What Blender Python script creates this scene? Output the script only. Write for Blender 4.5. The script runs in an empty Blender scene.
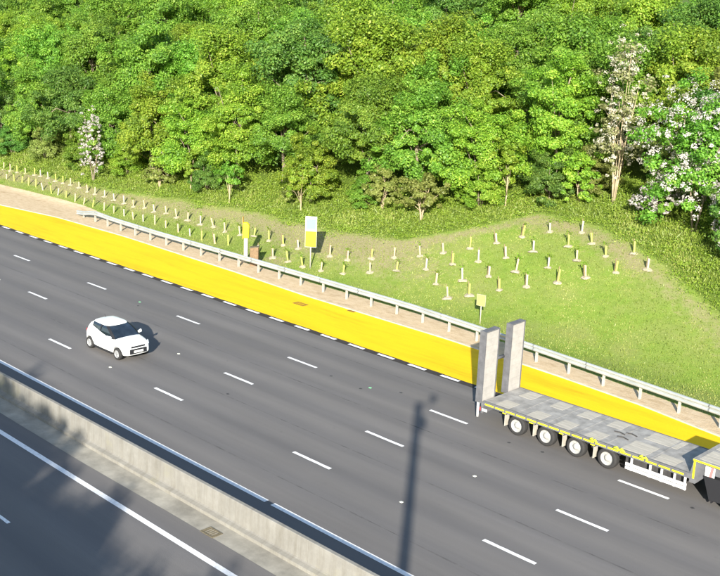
import bpy, bmesh, math, random
import numpy as np
from mathutils import Vector, Matrix

random.seed(7); RNG = np.random.default_rng(7)
S = bpy.context.scene
COL = S.collection
R = math.radians

# ------------------------------------------------------------------ camera
CAM_H = 15.7628
yaw, pitch, roll = -.7687, .2537, .0388
fw = Vector((math.sin(yaw)*math.cos(pitch), math.cos(yaw)*math.cos(pitch), -math.sin(pitch)))
rt = Vector((math.cos(yaw), -math.sin(yaw), 0)); up = rt.cross(fw)
r2 = math.cos(roll)*rt + math.sin(roll)*up
u2 = math.cos(roll)*up - math.sin(roll)*rt
cd = bpy.data.cameras.new('camera'); cam = bpy.data.objects.new('camera', cd); COL.objects.link(cam)
cd.sensor_width = 36; cd.lens = 36*1032.367/720; cd.clip_start = .05; cd.clip_end = 3000
cam.matrix_world = Matrix(((r2.x, u2.x, -fw.x, 0), (r2.y, u2.y, -fw.y, 0), (r2.z, u2.z, -fw.z, CAM_H), (0, 0, 0, 1)))
S.camera = cam

# ------------------------------------------------------------------ sky, sun, exposure
SUN = Vector((-.59623, .72320, -.34856))           # the way the light travels
W = bpy.data.worlds.new('World'); S.world = W; W.use_nodes = True
wn = W.node_tree.nodes; wl = W.node_tree.links
sky = wn.new('ShaderNodeTexSky'); sky.sky_type = 'NISHITA'; sky.sun_disc = False
sky.sun_elevation = R(20.4); sky.sun_rotation = math.atan2(-SUN.x, -SUN.y)
sky.air_density = 1.0; sky.dust_density = .6; sky.ozone_density = 1.2
wn['Background'].inputs['Strength'].default_value = .105
wl.new(sky.outputs[0], wn['Background'].inputs['Color'])
sd = bpy.data.lights.new('sun', 'SUN'); sd.energy = 4.5; sd.angle = R(.53); sd.color = (1, .95, .86)
sun = bpy.data.objects.new('sun', sd); COL.objects.link(sun); sun.location = (40, -50, 60)
sun.rotation_euler = SUN.to_track_quat('-Z', 'Y').to_euler()
S.view_settings.view_transform = 'Standard'; S.view_settings.look = 'None'
S.view_settings.gamma = 1; S.view_settings.use_curve_mapping = False
S.view_settings.exposure = 1.5
S.render.engine = 'CYCLES'

# ------------------------------------------------------------------ materials
def mat(name, col, rough=.7, metal=0., spec=.3, var=0., scale=3., vec=(1, 1, 1), bump=0., bscale=60., col2=None, det=5):
    m = bpy.data.materials.new(name); m.use_nodes = True
    n = m.node_tree.nodes; l = m.node_tree.links; b = n['Principled BSDF']
    b.inputs['Roughness'].default_value = rough; b.inputs['Metallic'].default_value = metal
    b.inputs['Specular IOR Level'].default_value = spec
    b.inputs['Base Color'].default_value = (*col, 1)
    tc = n.new('ShaderNodeTexCoord'); mp = n.new('ShaderNodeMapping'); mp.inputs['Scale'].default_value = vec
    l.new(tc.outputs['Object'], mp.inputs[0])
    if var or col2:
        nz = n.new('ShaderNodeTexNoise'); nz.inputs['Scale'].default_value = scale; nz.inputs['Detail'].default_value = det
        nz.inputs['Roughness'].default_value = .65
        l.new(mp.outputs[0], nz.inputs['Vector'])
        r = n.new('ShaderNodeValToRGB'); r.color_ramp.elements[0].position = .3; r.color_ramp.elements[1].position = .7
        c2 = col2 or tuple(min(1, c*(1+var)) for c in col)
        r.color_ramp.elements[0].color = (*[c*(1-var) for c in col], 1); r.color_ramp.elements[1].color = (*c2, 1)
        l.new(nz.outputs[0], r.inputs[0]); l.new(r.outputs[0], b.inputs['Base Color'])
    if bump:
        nb = n.new('ShaderNodeTexNoise'); nb.inputs['Scale'].default_value = bscale; nb.inputs['Detail'].default_value = 4
        l.new(tc.outputs['Object'], nb.inputs['Vector'])
        bp = n.new('ShaderNodeBump'); bp.inputs['Strength'].default_value = bump; bp.inputs['Distance'].default_value = .02
        l.new(nb.outputs[0], bp.inputs['Height']); l.new(bp.outputs[0], b.inputs['Normal'])
    return m

class NT:
    """small node helper for the hand-made materials"""
    def __init__(s, name, rough=.8, spec=.2):
        s.m = bpy.data.materials.new(name); s.m.use_nodes = True; s.t = s.m.node_tree; s.n = s.t.nodes; s.l = s.t.links
        s.b = s.n['Principled BSDF']; s.b.inputs['Roughness'].default_value = rough; s.b.inputs['Specular IOR Level'].default_value = spec
        s.tc = s.n.new('ShaderNodeTexCoord')
    def noise(s, scale, vec=(1, 1, 1), det=5, rough=.6, rot=0):
        mp = s.n.new('ShaderNodeMapping'); mp.inputs['Scale'].default_value = vec; mp.inputs['Rotation'].default_value = (0, 0, rot)
        s.l.new(s.tc.outputs['Object'], mp.inputs[0])
        z = s.n.new('ShaderNodeTexNoise'); z.inputs['Scale'].default_value = scale; z.inputs['Detail'].default_value = det; z.inputs['Roughness'].default_value = rough
        s.l.new(mp.outputs[0], z.inputs['Vector']); return z.outputs[0]
    def ramp(s, v, stops):
        r = s.n.new('ShaderNodeValToRGB'); e = r.color_ramp.elements
        while len(e) < len(stops): e.new(.5)
        for k, (p, c) in enumerate(stops):
            e[k].position = p; e[k].color = (*c, 1) if len(c) == 3 else c
        s.l.new(v, r.inputs[0]); return r.outputs[0]
    def mix(s, f, a, b, mode='MIX'):
        x = s.n.new('ShaderNodeMix'); x.data_type = 'RGBA'; x.blend_type = mode
        for k, v in ((0, f), (6, a), (7, b)):
            if hasattr(v, 'node'): s.l.new(v, x.inputs[k])
            else: x.inputs[k].default_value = v if k == 0 else (*v, 1)
        return x.outputs[2]
    def math(s, op, a, b=0., c=None):
        x = s.n.new('ShaderNodeMath'); x.operation = op
        for k, v in ((0, a), (1, b), (2, c)):
            if v is None: continue
            if hasattr(v, 'node'): s.l.new(v, x.inputs[k])
            else: x.inputs[k].default_value = v
        return x.outputs[0]
    def attr(s, name):
        a = s.n.new('ShaderNodeAttribute'); a.attribute_name = name; return a.outputs['Fac']
    def xyz(s):
        x = s.n.new('ShaderNodeSeparateXYZ'); s.l.new(s.tc.outputs['Object'], x.inputs[0]); return x.outputs
    def bump(s, v, st=.3, d=.02):
        p = s.n.new('ShaderNodeBump'); p.inputs['Strength'].default_value = st; p.inputs['Distance'].default_value = d
        s.l.new(v, p.inputs['Height']); s.l.new(p.outputs[0], s.b.inputs['Normal'])
    def base(s, c): s.l.new(c, s.b.inputs['Base Color']); return s.m

def asphalt(name, y0, lane, tone):
    t = NT(name, .85, .25)
    fine = t.noise(55, det=3); grit = t.ramp(fine, [(.3, (.72,)*3), (.7, (1.28,)*3)])
    streak = t.ramp(t.noise(1.1, (.03, 1, 1), 6, .7), [(.25, (.87, .87, .87)), (.75, (1.13, 1.13, 1.12))])
    patch = t.ramp(t.noise(.22, (.35, 1, 1), 4), [(.3, (.90, .90, .90)), (.7, (1.08, 1.08, 1.08))])
    y = t.xyz()[1]
    ph = t.math('MULTIPLY', t.math('SUBTRACT', y, y0), 2*math.pi/(lane/2))      # two wheel tracks in each lane
    tr = t.math('MULTIPLY_ADD', t.math('COSINE', ph), .5, .5)
    track = t.ramp(tr, [(0, (1.09, 1.08, 1.06)), (1, (.93, .93, .94))])
    spots = t.ramp(t.noise(3.2, det=2), [(.70, (1, 1, 1)), (.78, (.82, .82, .82))])
    c = t.mix(1, tone, grit, 'MULTIPLY')
    for k in (streak, patch, track, spots): c = t.mix(1, c, k, 'MULTIPLY')
    t.bump(fine, .25, .01)
    return t.base(c)

M = {}
M['asphalt'] = asphalt('asphalt', 20.7, 3.62, (.130, .122, .116))
M['asphalt_near'] = asphalt('asphalt_opposite', 17.0, 3.62, (.126, .119, .114))
M['seam'] = mat('dark_asphalt_seam', (.035, .030, .027), .9, var=.4, scale=6, bump=.2)
M['joint'] = mat('sealed_joint', (.098, .092, .087), .9, var=.4, scale=2)
M['patch'] = mat('asphalt_patch', (.045, .045, .045), .9, var=.3, scale=8)
def yellow():
    t = NT('yellow_surfacing', .75, .25)
    c = t.ramp(t.noise(1.0, (.12, 1, 1), 6, .7), [(.2, (.64, .375, .003)), (.5, (.80, .498, .004)), (.8, (.84, .545, .006))])
    g = t.ramp(t.noise(70, det=3), [(.3, (.82,)*3), (.7, (1.12,)*3)])
    d = t.ramp(t.noise(.8, (.12, 1, 1), 8, .8), [(.52, (1, 1, 1)), (.74, (.74, .70, .66))])
    t.bump(t.noise(90, det=3), .3, .01)
    return t.base(t.mix(1, t.mix(1, c, g, 'MULTIPLY'), d, 'MULTIPLY'))
M['yellow'] = yellow()
def paint():
    t = NT('road_paint', .6, .3)
    c = t.ramp(t.noise(9, det=6, rough=.75), [(.28, (.30, .29, .27)), (.42, (.66, .65, .62)), (.7, (.82, .81, .79))])
    return t.base(c)
M['paint'] = paint()
def concrete():
    t = NT('concrete', .9, .2)
    c = t.ramp(t.noise(1.4, det=7, rough=.7), [(.25, (.175, .166, .145)), (.55, (.222, .212, .186)), (.8, (.270, .260, .232))])
    st = t.ramp(t.noise(2.2, (1, .05, .10), 6, .75), [(.34, (.80, .78, .74)), (.55, (1, 1, 1))])
    z = t.xyz()[2]
    low = t.ramp(t.math('ADD', z, t.math('MULTIPLY', t.noise(2.5), .3)), [(.12, (1.08, 1.07, 1.04)), (.38, (1, 1, 1))])
    moss = t.ramp(t.noise(.7, det=6), [(.60, (0, 0, 0)), (.75, (.6, .6, .6))])
    c = t.mix(1, t.mix(1, c, st, 'MULTIPLY'), low, 'MULTIPLY')
    c = t.mix(moss, c, (.20, .185, .10))
    t.bump(t.noise(22, det=6), .35, .02)
    return t.base(c)
M['concrete'] = concrete()
M['kerb'] = mat('kerb_concrete', (.50, .43, .31), .9, var=.25, scale=2, bump=.3)
M['apron'] = mat('channel_concrete', (.27, .252, .208), .9, var=.32, scale=1.0, bump=.3)
def ground():
    t = NT('bank_ground', .95, .1)
    soil, sand, lush = t.attr('soil'), t.attr('sand'), t.attr('lush')
    nb = t.noise(1.6, det=7, rough=.72); nf = t.noise(9, det=5, rough=.7); nw = t.noise(.35, det=5)
    grass = t.ramp(nb, [(.2, (.100, .165, .022)), (.5, (.160, .235, .036)), (.8, (.225, .265, .060))])
    grass = t.mix(t.ramp(nw, [(.4, (0,)*3), (.7, (.55,)*3)]), grass, (.230, .215, .085))
    lushc = t.ramp(nf, [(.25, (.05, .09, .013)), (.75, (.125, .175, .026))])
    brown = t.ramp(nf, [(.2, (.165, .145, .062)), (.5, (.25, .215, .115)), (.8, (.33, .285, .17))])
    sandc = t.ramp(t.noise(3.5, (.5, 1, 1), 7, .75), [(.25, (.38, .275, .16)), (.5, (.52, .40, .255)), (.8, (.60, .49, .34))])
    dark = t.ramp(t.noise(.9, (.4, 1, 1), 6, .7), [(.55, (1, 1, 1)), (.75, (.68, .62, .52))])
    sandc = t.mix(1, sandc, dark, 'MULTIPLY')
    k = t.math('ADD', soil, t.math('MULTIPLY_ADD', nb, 1.4, -.7))
    c = t.mix(t.ramp(lush, [(.3, (0,)*3), (.7, (1,)*3)]), grass, lushc)
    c = t.mix(t.ramp(k, [(.30, (0,)*3), (.80, (.9,)*3)]), c, brown)
    k = t.math('ADD', sand, t.math('MULTIPLY_ADD', nf, .7, -.35))
    c = t.mix(t.ramp(k, [(.44, (0,)*3), (.56, (1,)*3)]), c, sandc)
    t.bump(t.noise(14, det=6), .6, .05)
    return t.base(c)
M['ground'] = ground()
M['plain_ground'] = M['ground']
def steel():
    t = NT('galvanised_steel', .42, .5); t.b.inputs['Metallic'].default_value = .35
    c = t.ramp(t.noise(3, (.4, 1, 1), 6, .7), [(.25, (.30, .32, .305)), (.6, (.42, .445, .43)), (.85, (.50, .525, .51))])
    return t.base(c)
M['steel'] = steel()
M['post'] = mat('weathered_post', (.36, .345, .29), .7, spec=.3, var=.2, scale=4)
M['bark'] = mat('bark', (.20, .165, .115), .95, var=.4, scale=6, vec=(1, 1, .3), bump=.5, bscale=20)
M['pale_bark'] = mat('pale_bark', (.36, .29, .18), .95, var=.35, scale=6, vec=(1, 1, .3), bump=.5, bscale=20)
def leaf(name, a, b, c, trans=.35, hue=.0):
    t = NT(name, .5, .35)
    tint = t.attr('tint')
    oi = t.n.new('ShaderNodeObjectInfo')
    col = t.ramp(tint, [(0, a), (.55, b), (1, c)])
    hs = t.n.new('ShaderNodeHueSaturation')
    t.l.new(t.math('MULTIPLY_ADD', oi.outputs['Random'], .03, .478), hs.inputs['Hue'])
    t.l.new(t.math('MULTIPLY_ADD', oi.outputs['Random'], .35, .82), hs.inputs['Value'])
    t.l.new(col, hs.inputs['Color']); col = hs.outputs[0]
    t.base(col)
    tr = t.n.new('ShaderNodeBsdfTranslucent'); t.l.new(t.mix(1, col, (1.25, 1.25, .6), 'MULTIPLY'), tr.inputs[0])
    mx = t.n.new('ShaderNodeMixShader'); mx.inputs[0].default_value = trans
    out = t.n['Material Output']
    t.l.new(t.b.outputs[0], mx.inputs[1]); t.l.new(tr.outputs[0], mx.inputs[2]); t.l.new(mx.outputs[0], out.inputs[0])
    return t.m
M['leaf_mid'] = leaf('leaf_mid_green', (0.058, 0.15, 0.018), (0.15, 0.315, 0.034), (0.29, 0.44, 0.065), .45)
M['leaf_yellow'] = leaf('leaf_yellow_green', (0.075, 0.165, 0.016), (0.195, 0.34, 0.03), (0.37, 0.47, 0.062), .45)
M['leaf_dark'] = leaf('leaf_dark_green', (0.042, 0.125, 0.024), (0.11, 0.25, 0.04), (0.215, 0.355, 0.066), .45)
M['leaf_olive'] = leaf('leaf_olive', (.105, .150, .028), (.200, .265, .055), (.330, .370, .110), .4)
M['leaf_pale'] = leaf('leaf_pale', (.150, .180, .060), (.260, .290, .120), (.400, .410, .230))
M['leaf_under'] = leaf('leaf_undergrowth', (.105, .190, .018), (.200, .305, .030), (.310, .375, .065), .42)
M['grass'] = leaf('grass_blade', (0.125, 0.18, 0.024), (0.2, 0.255, 0.045), (0.31, 0.32, 0.1), .3)
M['blossom'] = leaf('blossom', (.30, .28, .24), (.45, .42, .39), (.60, .56, .56), .25)
M['cream'] = leaf('cream_flower', (.36, .35, .24), (.52, .50, .38), (.62, .60, .50), .25)
M['white'] = mat('white_car_paint', (.66, .67, .66), .22, spec=.5)
M['glass'] = mat('dark_glass', (.012, .018, .026), .03, spec=1.0, var=.5, scale=2.5)
M['black'] = mat('black_plastic', (.018, .018, .02), .5)
M['rubber'] = mat('tyre_rubber', (.028, .027, .026), .85, var=.2, scale=10)
M['rim'] = mat('silver_rim', (.40, .40, .39), .4, metal=.4)
M['white_rim'] = mat('white_rim', (.31, .305, .285), .6, var=.25, scale=6)
M['chrome'] = mat('chrome', (.75, .75, .75), .15, metal=1)
M['lamp'] = mat('headlamp_lens', (.55, .58, .6), .1, spec=.7)
M['plate_w'] = mat('number_plate', (.78, .77, .70), .4)
M['plate_y'] = mat('yellow_plate', (.75, .55, .03), .4)
M['faded_red'] = mat('faded_red_stripe', (.42, .16, .15), .6)
M['red'] = mat('red_reflector', (.5, .02, .02), .3)
M['deck'] = mat('worn_steel_deck', (.262, .250, .228), .65, spec=.4, var=.35, scale=2.2, bump=.15, det=7)
M['board'] = mat('pale_deck_board', (.365, .338, .282), .8, var=.18, scale=3, vec=(.5, 4, 1), bump=.2)
M['frame'] = mat('grey_trailer_paint', (.105, .105, .11), .6, spec=.3, var=.25, scale=3)
M['dark_frame'] = mat('dark_chassis', (.045, .043, .042), .7, var=.3, scale=4)
M['ramp_plate'] = mat('pale_ramp_plate', (.315, .295, .268), .7, var=.14, scale=2.5, bump=.1)
M['tape'] = mat('yellow_reflective_tape', (.80, .72, .02), .4, spec=.5)
M['strap'] = mat('lime_strap', (.62, .68, .03), .7, var=.2, scale=8)
M['guard'] = mat('white_side_guard', (.55, .54, .52), .5, var=.12, scale=3)
M['sign_blue'] = mat('pale_blue_sign_face', (.16, .42, .62), .5)
M['sign_white'] = mat('white_sign_face', (.42, .46, .45), .45)
M['sign_yellow'] = mat('yellow_sign_face', (.70, .60, .015), .5)
M['sign_pale'] = mat('faded_yellow_face', (.50, .47, .10), .7, var=.1, scale=5)
M['sign_back'] = mat('grey_sign_edge', (.22, .22, .22), .6)
M['phone'] = mat('yellow_phone_housing', (.84, .70, .02), .45)
M['cabinet'] = mat('brown_cabinet_paint', (.175, .115, .062), .8, var=.3, scale=5)
M['orange'] = mat('orange_trim', (.80, .34, .05), .5)
M['guard_lime'] = mat('lime_tree_shelter', (.40, .43, .09), .7, var=.2, scale=6)
M['guard_buff'] = mat('buff_tree_shelter', (.46, .39, .21), .7, var=.2, scale=6)
M['guard_pale'] = mat('pale_tree_shelter', (.42, .40, .28), .7, var=.2, scale=6)
M['stake'] = mat('brown_stake', (.20, .145, .085), .9, var=.25, scale=8)
M['mulch'] = mat('pale_mulch', (.31, .27, .18), .95, var=.4, scale=14, bump=.5)
M['iron'] = mat('rusty_iron', (.13, .11, .07), .8, var=.4, scale=8)
M['brown_cover'] = mat('brown_gully_cover', (.20, .12, .02), .8, var=.3, scale=8)
M['stud'] = mat('road_stud', (.60, .62, .50), .4)
M['stud_green'] = mat('green_road_stud', (.16, .50, .22), .4)
M['mast'] = mat('mast_grey', (.30, .31, .32), .5, metal=.3)

# ------------------------------------------------------------------ mesh helpers
class MB:
    def __init__(s): s.v = []; s.f = []
    def add(s, v, f):
        k = len(s.v); s.v += [tuple(p) for p in v]; s.f += [tuple(i+k for i in q) for q in f]; return s
    def box(s, x0, x1, y0, y1, z0, z1):
        v = [(x, y, z) for z in (z0, z1) for y in (y0, y1) for x in (x0, x1)]
        return s.add(v, [(0, 2, 3, 1), (4, 5, 7, 6), (0, 1, 5, 4), (2, 6, 7, 3), (0, 4, 6, 2), (1, 3, 7, 5)])
    def tube(s, pts, rad, n=8, cap=True):
        pts = [Vector(p) for p in pts]; rings = []
        if not hasattr(rad, '__len__'): rad = [rad]*len(pts)
        for i, p in enumerate(pts):
            d = (pts[min(i+1, len(pts)-1)]-pts[max(i-1, 0)]).normalized()
            a = d.cross(Vector((0, 0, 1)) if abs(d.z) < .9 else Vector((1, 0, 0))).normalized(); b = d.cross(a)
            rings.append([p+(a*math.cos(2*math.pi*k/n)+b*math.sin(2*math.pi*k/n))*rad[i] for k in range(n)])
        v = [q for r in rings for q in r]; f = []
        for i in range(len(pts)-1):
            for k in range(n):
                f.append((i*n+k, i*n+(k+1) % n, (i+1)*n+(k+1) % n, (i+1)*n+k))
        if cap: f += [tuple(range(n))[::-1], tuple(range((len(pts)-1)*n, len(pts)*n))]
        return s.add(v, f)
    def lathe_y(s, prof, n=28, c=(0, 0, 0)):
        """profile of (radius, y) turned about the y axis"""
        v = [(c[0]+r*math.cos(2*math.pi*k/n), c[1]+y, c[2]+r*math.sin(2*math.pi*k/n)) for r, y in prof for k in range(n)]
        f = [(i*n+k, (i+1)*n+k, (i+1)*n+(k+1) % n, i*n+(k+1) % n) for i in range(len(prof)-1) for k in range(n)]
        return s.add(v, f)
    def lathe_z(s, prof, n=12, c=(0, 0, 0)):
        v = [(c[0]+r*math.cos(2*math.pi*k/n), c[1]+r*math.sin(2*math.pi*k/n), c[2]+z) for r, z in prof for k in range(n)]
        f = [(i*n+k, i*n+(k+1) % n, (i+1)*n+(k+1) % n, (i+1)*n+k) for i in range(len(prof)-1) for k in range(n)]
        f += [tuple(range(n))[::-1], tuple((len(prof)-1)*n+k for k in range(n))]
        return s.add(v, f)
    def strip(s, a, b):
        """sheet between two polylines of 3-D points"""
        n = len(a); return s.add(list(a)+list(b), [(i, i+1, n+i+1, n+i) for i in range(n-1)])
    def prism(s, prof, y0, y1):
        """closed outline of (x, z) pushed from y0 to y1"""
        n = len(prof); v = [(x, y0, z) for x, z in prof]+[(x, y1, z) for x, z in prof]
        f = [tuple(range(n)), tuple(range(2*n-1, n-1, -1))]+[(i, n+i, n+(i+1) % n, (i+1) % n) for i in range(n)]
        return s.add(v, f)
    def mesh(s, name, m, smooth=False):
        me = bpy.data.meshes.new(name); me.from_pydata(s.v, [], s.f); me.update()
        bm = bmesh.new(); bm.from_mesh(me); bmesh.ops.recalc_face_normals(bm, faces=bm.faces); bm.to_mesh(me); bm.free()
        if m: me.materials.append(m)
        if smooth: me.polygons.foreach_set('use_smooth', [True]*len(me.polygons))
        return me
    def obj(s, name, m, parent=None, smooth=False, loc=None, bevel=0):
        o = link(name, s.mesh(name, m, smooth), parent)
        if loc: o.location = loc
        if bevel:
            b = o.modifiers.new('bevel', 'BEVEL'); b.width = bevel; b.segments = 2; b.limit_method = 'ANGLE'
        return o

def link(name, data, parent=None):
    o = bpy.data.objects.new(name, data); COL.objects.link(o)
    if parent: o.parent = parent
    return o
def tag(o, label, cat, group=None):
    o['label'] = label; o['category'] = cat
    if group: o['group'] = group
    return o
def thing(name, label, cat, loc=(0, 0, 0), rz=0, group=None):
    o = link(name, None); o.empty_display_size = .2; o.location = loc; o.rotation_euler = (0, 0, rz)
    return tag(o, label, cat, group)
def struct(o): o['kind'] = 'structure'; return o
def copy_tree(o, parent=None):
    c = o.copy(); COL.objects.link(c); c.parent = parent
    for ch in o.children: copy_tree(ch, c)
    return c
NTH = ['first', 'second', 'third', 'fourth', 'fifth', 'sixth', 'seventh', 'eighth', 'ninth', 'tenth', 'eleventh', 'twelfth',
       'thirteenth', 'fourteenth', 'fifteenth', 'sixteenth', 'seventeenth', 'eighteenth', 'nineteenth', 'twentieth',
       'twenty-first', 'twenty-second', 'twenty-third', 'twenty-fourth', 'twenty-fifth', 'twenty-sixth', 'twenty-seventh', 'twenty-eighth', 'twenty-ninth', 'thirtieth']

# ------------------------------------------------------------------ the lie of the land
def sm(a, b, t):
    t = min(1, max(0, (t-a)/(b-a))); return t*t*(3-2*t)
def H(X, Y):
    if Y < -3: return min(5, .28*(-3-Y))
    s = Y-43.0
    if s <= 0: return 0.0
    z = .33*(s-1.2+1.2*math.exp(-s/1.2)) if s < 40 else .33*38.8+.05*(s-40)
    z += .45*math.exp(-((X+40)/9)**2-((Y-54)/5)**2)
    z += .07*sm(0, 4, s)*(math.sin(X*.31+Y*.2)+math.sin(X*.17-Y*.37+1)+.6*math.sin(X*.9+Y*.63))
    return z
def interp(pts, x):
    if x <= pts[0][0]: return pts[0][1]
    for (a, b), (c, d) in zip(pts, pts[1:]):
        if x <= c: return b+(d-b)*(x-a)/(c-a)
    return pts[-1][1]
BOUND = [(-130, 45.6), (-101, 46.3), (-93.3, 46.7), (-83.6, 47.2), (-74.6, 47.6), (-64.7, 48.5), (-58.5, 49.4), (-50.3, 48.9), (-44.5, 49.4),
         (-41.5, 51.6), (-37.9, 55.7), (-33.2, 55.5), (-27.6, 53.0), (-22.4, 50.0), (-19.2, 47.8), (0, 47)]       # where the mown bank gives way to rank growth
YTOP = [(-115, 35.45), (-96, 37.0), (-78.8, 39.2), (-72, 40.2), (-63, 40.45), (-50, 40.1), (-43, 39.75), (-32, 39.75), (-25, 39.4),
        (-20.5, 39.0), (-17.4, 38.45), (-10, 37.3), (0, 35.6)]                                                     # back edge of the yellow refuge
RAIL = [(-72, 42.0), (-66, 41.45), (-60, 41.25), (-45, 41.25), (-36, 41.2), (-30, 40.7), (-21, 39.75), (-10, 38.5), (10, 37.6), (40, 37.6)]
SAND = [(-140, 42.5), (-95, 43.6), (-88, 43.9), (-80, 44.2), (-74.9, 44.35), (-66, 43.2), (-58, 42.6), (-45, 42.3), (-36, 42.3), (-30, 41.8), (-21, 40.7), (-10, 39.6), (10, 38.6), (60, 38.6)]

def ground_sheet():
    def axis(*seg): return np.concatenate([np.linspace(a, b, n, endpoint=False) for a, b, n in seg])
    xs = np.append(axis((-900, -140, 24), (-140, -10, 300), (-10, 60, 40), (60, 900, 20)), 900)
    ys = np.append(axis((-500, -40, 12), (-40, -2, 20), (-2, 33, 12), (33, 62, 84), (62, 90, 30), (90, 700, 20)), 700)
    v = [(x, y, H(x, y)-.03) for y in ys for x in xs]; nx, ny = len(xs), len(ys)
    f = [(j*nx+i, j*nx+i+1, (j+1)*nx+i+1, (j+1)*nx+i) for j in range(ny-1) for i in range(nx-1)]
    me = bpy.data.meshes.new('ground'); me.from_pydata(v, [], f); me.materials.append(M['ground'])
    me.polygons.foreach_set('use_smooth', [True]*len(f))
    soil, sand, lush = [], [], []
    for x, y, z in v:
        b = interp(BOUND, x); d = b-y
        s = (math.exp(-((d-.9)/(1.5 if d > .9 else .8))**2))*(.72 if x < -28 else .55) + .42*math.exp(-((y-45.9)/.8)**2)*(x < -58)
        s += .58*math.exp(-((x+47.5)/9)**2-((y-46.9)/2.3)**2)+.26*math.exp(-((x+41)/3.5)**2-((y-47.5)/2.2)**2)
        s += .6*math.exp(-((x+50.6)/1.6)**2-((y-43.9)/.9)**2)
        s += .34*math.exp(-((y-interp(SAND, x)-.5)/.5)**2)*(-62 < x)
        soil.append(s+.04); sand.append(1-sm(-.35, .35, y-interp(SAND, x)) if y > 30 else 0)
        lush.append(sm(-.4, .5, y-b) if y > 30 else .6)
    for nme, d in (('soil', soil), ('sand', sand), ('lush', lush)):
        a = me.attributes.new(nme, 'FLOAT', 'POINT'); a.data.foreach_set('value', d)
    return struct(link('ground', me))
ground_sheet()

# ------------------------------------------------------------------ roads
X0, X1 = -320, 140
def sheet(name, y0, y1, z, m, x0=X0, x1=X1, n=60, parent=None):
    xs = np.linspace(x0, x1, n)
    return MB().strip([(x, y0, z) for x in xs], [(x, y1, z) for x in xs]).obj(name, m, parent)
road = struct(sheet('carriageway', 19.15, 35.55, 0, M['asphalt']))
near = struct(sheet('opposite_carriageway', 1.4, 18.02, 0, M['asphalt_near']))
seam = sheet('dark_edge_seam', 35.06, 35.56, .004, M['seam'], -115, 0, parent=road)
def ytop_x(a, b, n): return [x for x in np.linspace(a, b, n)]
xs = ytop_x(-115, 0, 140)
yel = struct(MB().strip([(x, 35.47+.02*math.sin(x*2.1), .008) for x in xs], [(x, interp(YTOP, x), .008) for x in xs]).obj('refuge_area', M['yellow']))
def kerbstone(xa, xb):
    mb = MB(); pts = [(xa, interp(YTOP, xa)), (xb-.012, interp(YTOP, xb))]
    v = []
    for x, y in pts:
        for dy, z in ((.0, -.02), (.0, .035), (.02, .05), (.14, .05), (.14, -.02)): v.append((x, y+dy, z))
    return mb.add(v, [(i, i+1, 6+i, 5+i) for i in range(4)]+[(0, 4, 3, 2, 1), (5, 6, 7, 8, 9)])
kerb = None
kx = np.arange(-112, -2, .915); kerb = struct(kerbstone(kx[0], kx[1]).obj('kerb', M['kerb']))
for a, b in zip(kx[1:], kx[2:]): kerbstone(a, b).obj('kerbstone', M['kerb'], kerb)

def dash(name, x0, L, y, w, z=.004, parent=road, wob=.006):
    n = 8; xs = np.linspace(x0, x0+L, n)
    return MB().strip([(x, y-w/2+random.uniform(-wob, wob), z) for x in xs], [(x, y+w/2+random.uniform(-wob, wob), z) for x in xs]).obj(name, M['paint'], parent)
ROWS = [(31.52, -62.1), (27.80, -53.25), (24.26, -44.6)]
for y, x in ROWS:
    k0 = -12 if y > 30 else -13
    for k in range(k0, 12):
        xx = x+9*k
        if -215 < xx < 40: dash('lane_dash', xx, 2.0, y, .15)
for k in range(-22, 24):                                   # square marks beside the refuge
    x = -42.82+2.02*k
    if -110 < x < -3: dash('refuge_edge_dash', x, 1.08, 35.27, .20, .009, wob=.012)
dash('edge_line', -160, 200, 35.27, .2) if False else None
for a, b in ((-215, -111), (-2, 60)): dash('edge_line', a, b-a, 35.27, .2)
for a, b in ((-215, -24.15), (-23.85, 60)): dash('edge_line', a, b-a, 20.86, .20)
dash('edge_line', -215, 280, 17.0, .20, parent=near)
for y, ph in ((13.75, -30.3), (10.1, -30.4), (6.5, -30.5)):
    for k in range(-14, 10): dash('lane_dash', ph+9*k, 2.0, y, .12, parent=near)
stud(-27.8, 13.75, M['stud'], near) if 0 else None
dash('edge_line', -215, 280, 2.6, .2, parent=near)
def stud(x, y, m, parent=road):
    MB().add([(-.06, -.05, 0), (.06, -.05, 0), (.06, .05, 0), (-.06, .05, 0), (-.04, -.035, .022), (.04, -.035, .022), (.04, .035, .022), (-.04, .035, .022)],
             [(4, 5, 6, 7), (0, 1, 5, 4), (1, 2, 6, 5), (2, 3, 7, 6), (3, 0, 4, 7)]).obj('road_stud', m, parent, loc=(x, y, .003))
for (y, x) in ROWS:
    for k in range(-5, 7):
        xx = x+9*k+5.5
        if (k+int(y)) % 2 == 0: stud(xx, y-.02, M['stud_green'] if random.random() < .4 else M['stud'])
def blot(name, x, y, a, b, m, z, parent):
    n = 14; MB().add([(x+a*math.cos(t)*random.uniform(.8, 1.15), y+b*math.sin(t)*random.uniform(.8, 1.15), z) for t in [2*math.pi*k/n for k in range(n)]], [tuple(range(n))]).obj(name, m, parent)
for x, y in ((-31.84, 31.25), (-29.8, 31.1), (-28.3, 32.1), (-21.8, 31.25), (-20.4, 31.5), (-14.2, 31.5), (-47, 31.0), (-33, 26.2)):
    blot('asphalt_patch', x, y, .08, .07, M['patch'], .005, road)
for y in (33.55, 29.66, 26.05, 22.4):
    xs = np.linspace(-160, 40, 200)
    w = [.022+.012*math.sin(x*1.7)+random.uniform(-.008, .008) for x in xs]
    MB().strip([(x, y-a+.03*math.sin(x*.23), .0025) for x, a in zip(xs, w)], [(x, y+a+.03*math.sin(x*.23), .0025) for x, a in zip(xs, w)]).obj('lane_joint', M['joint'], road)
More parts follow.
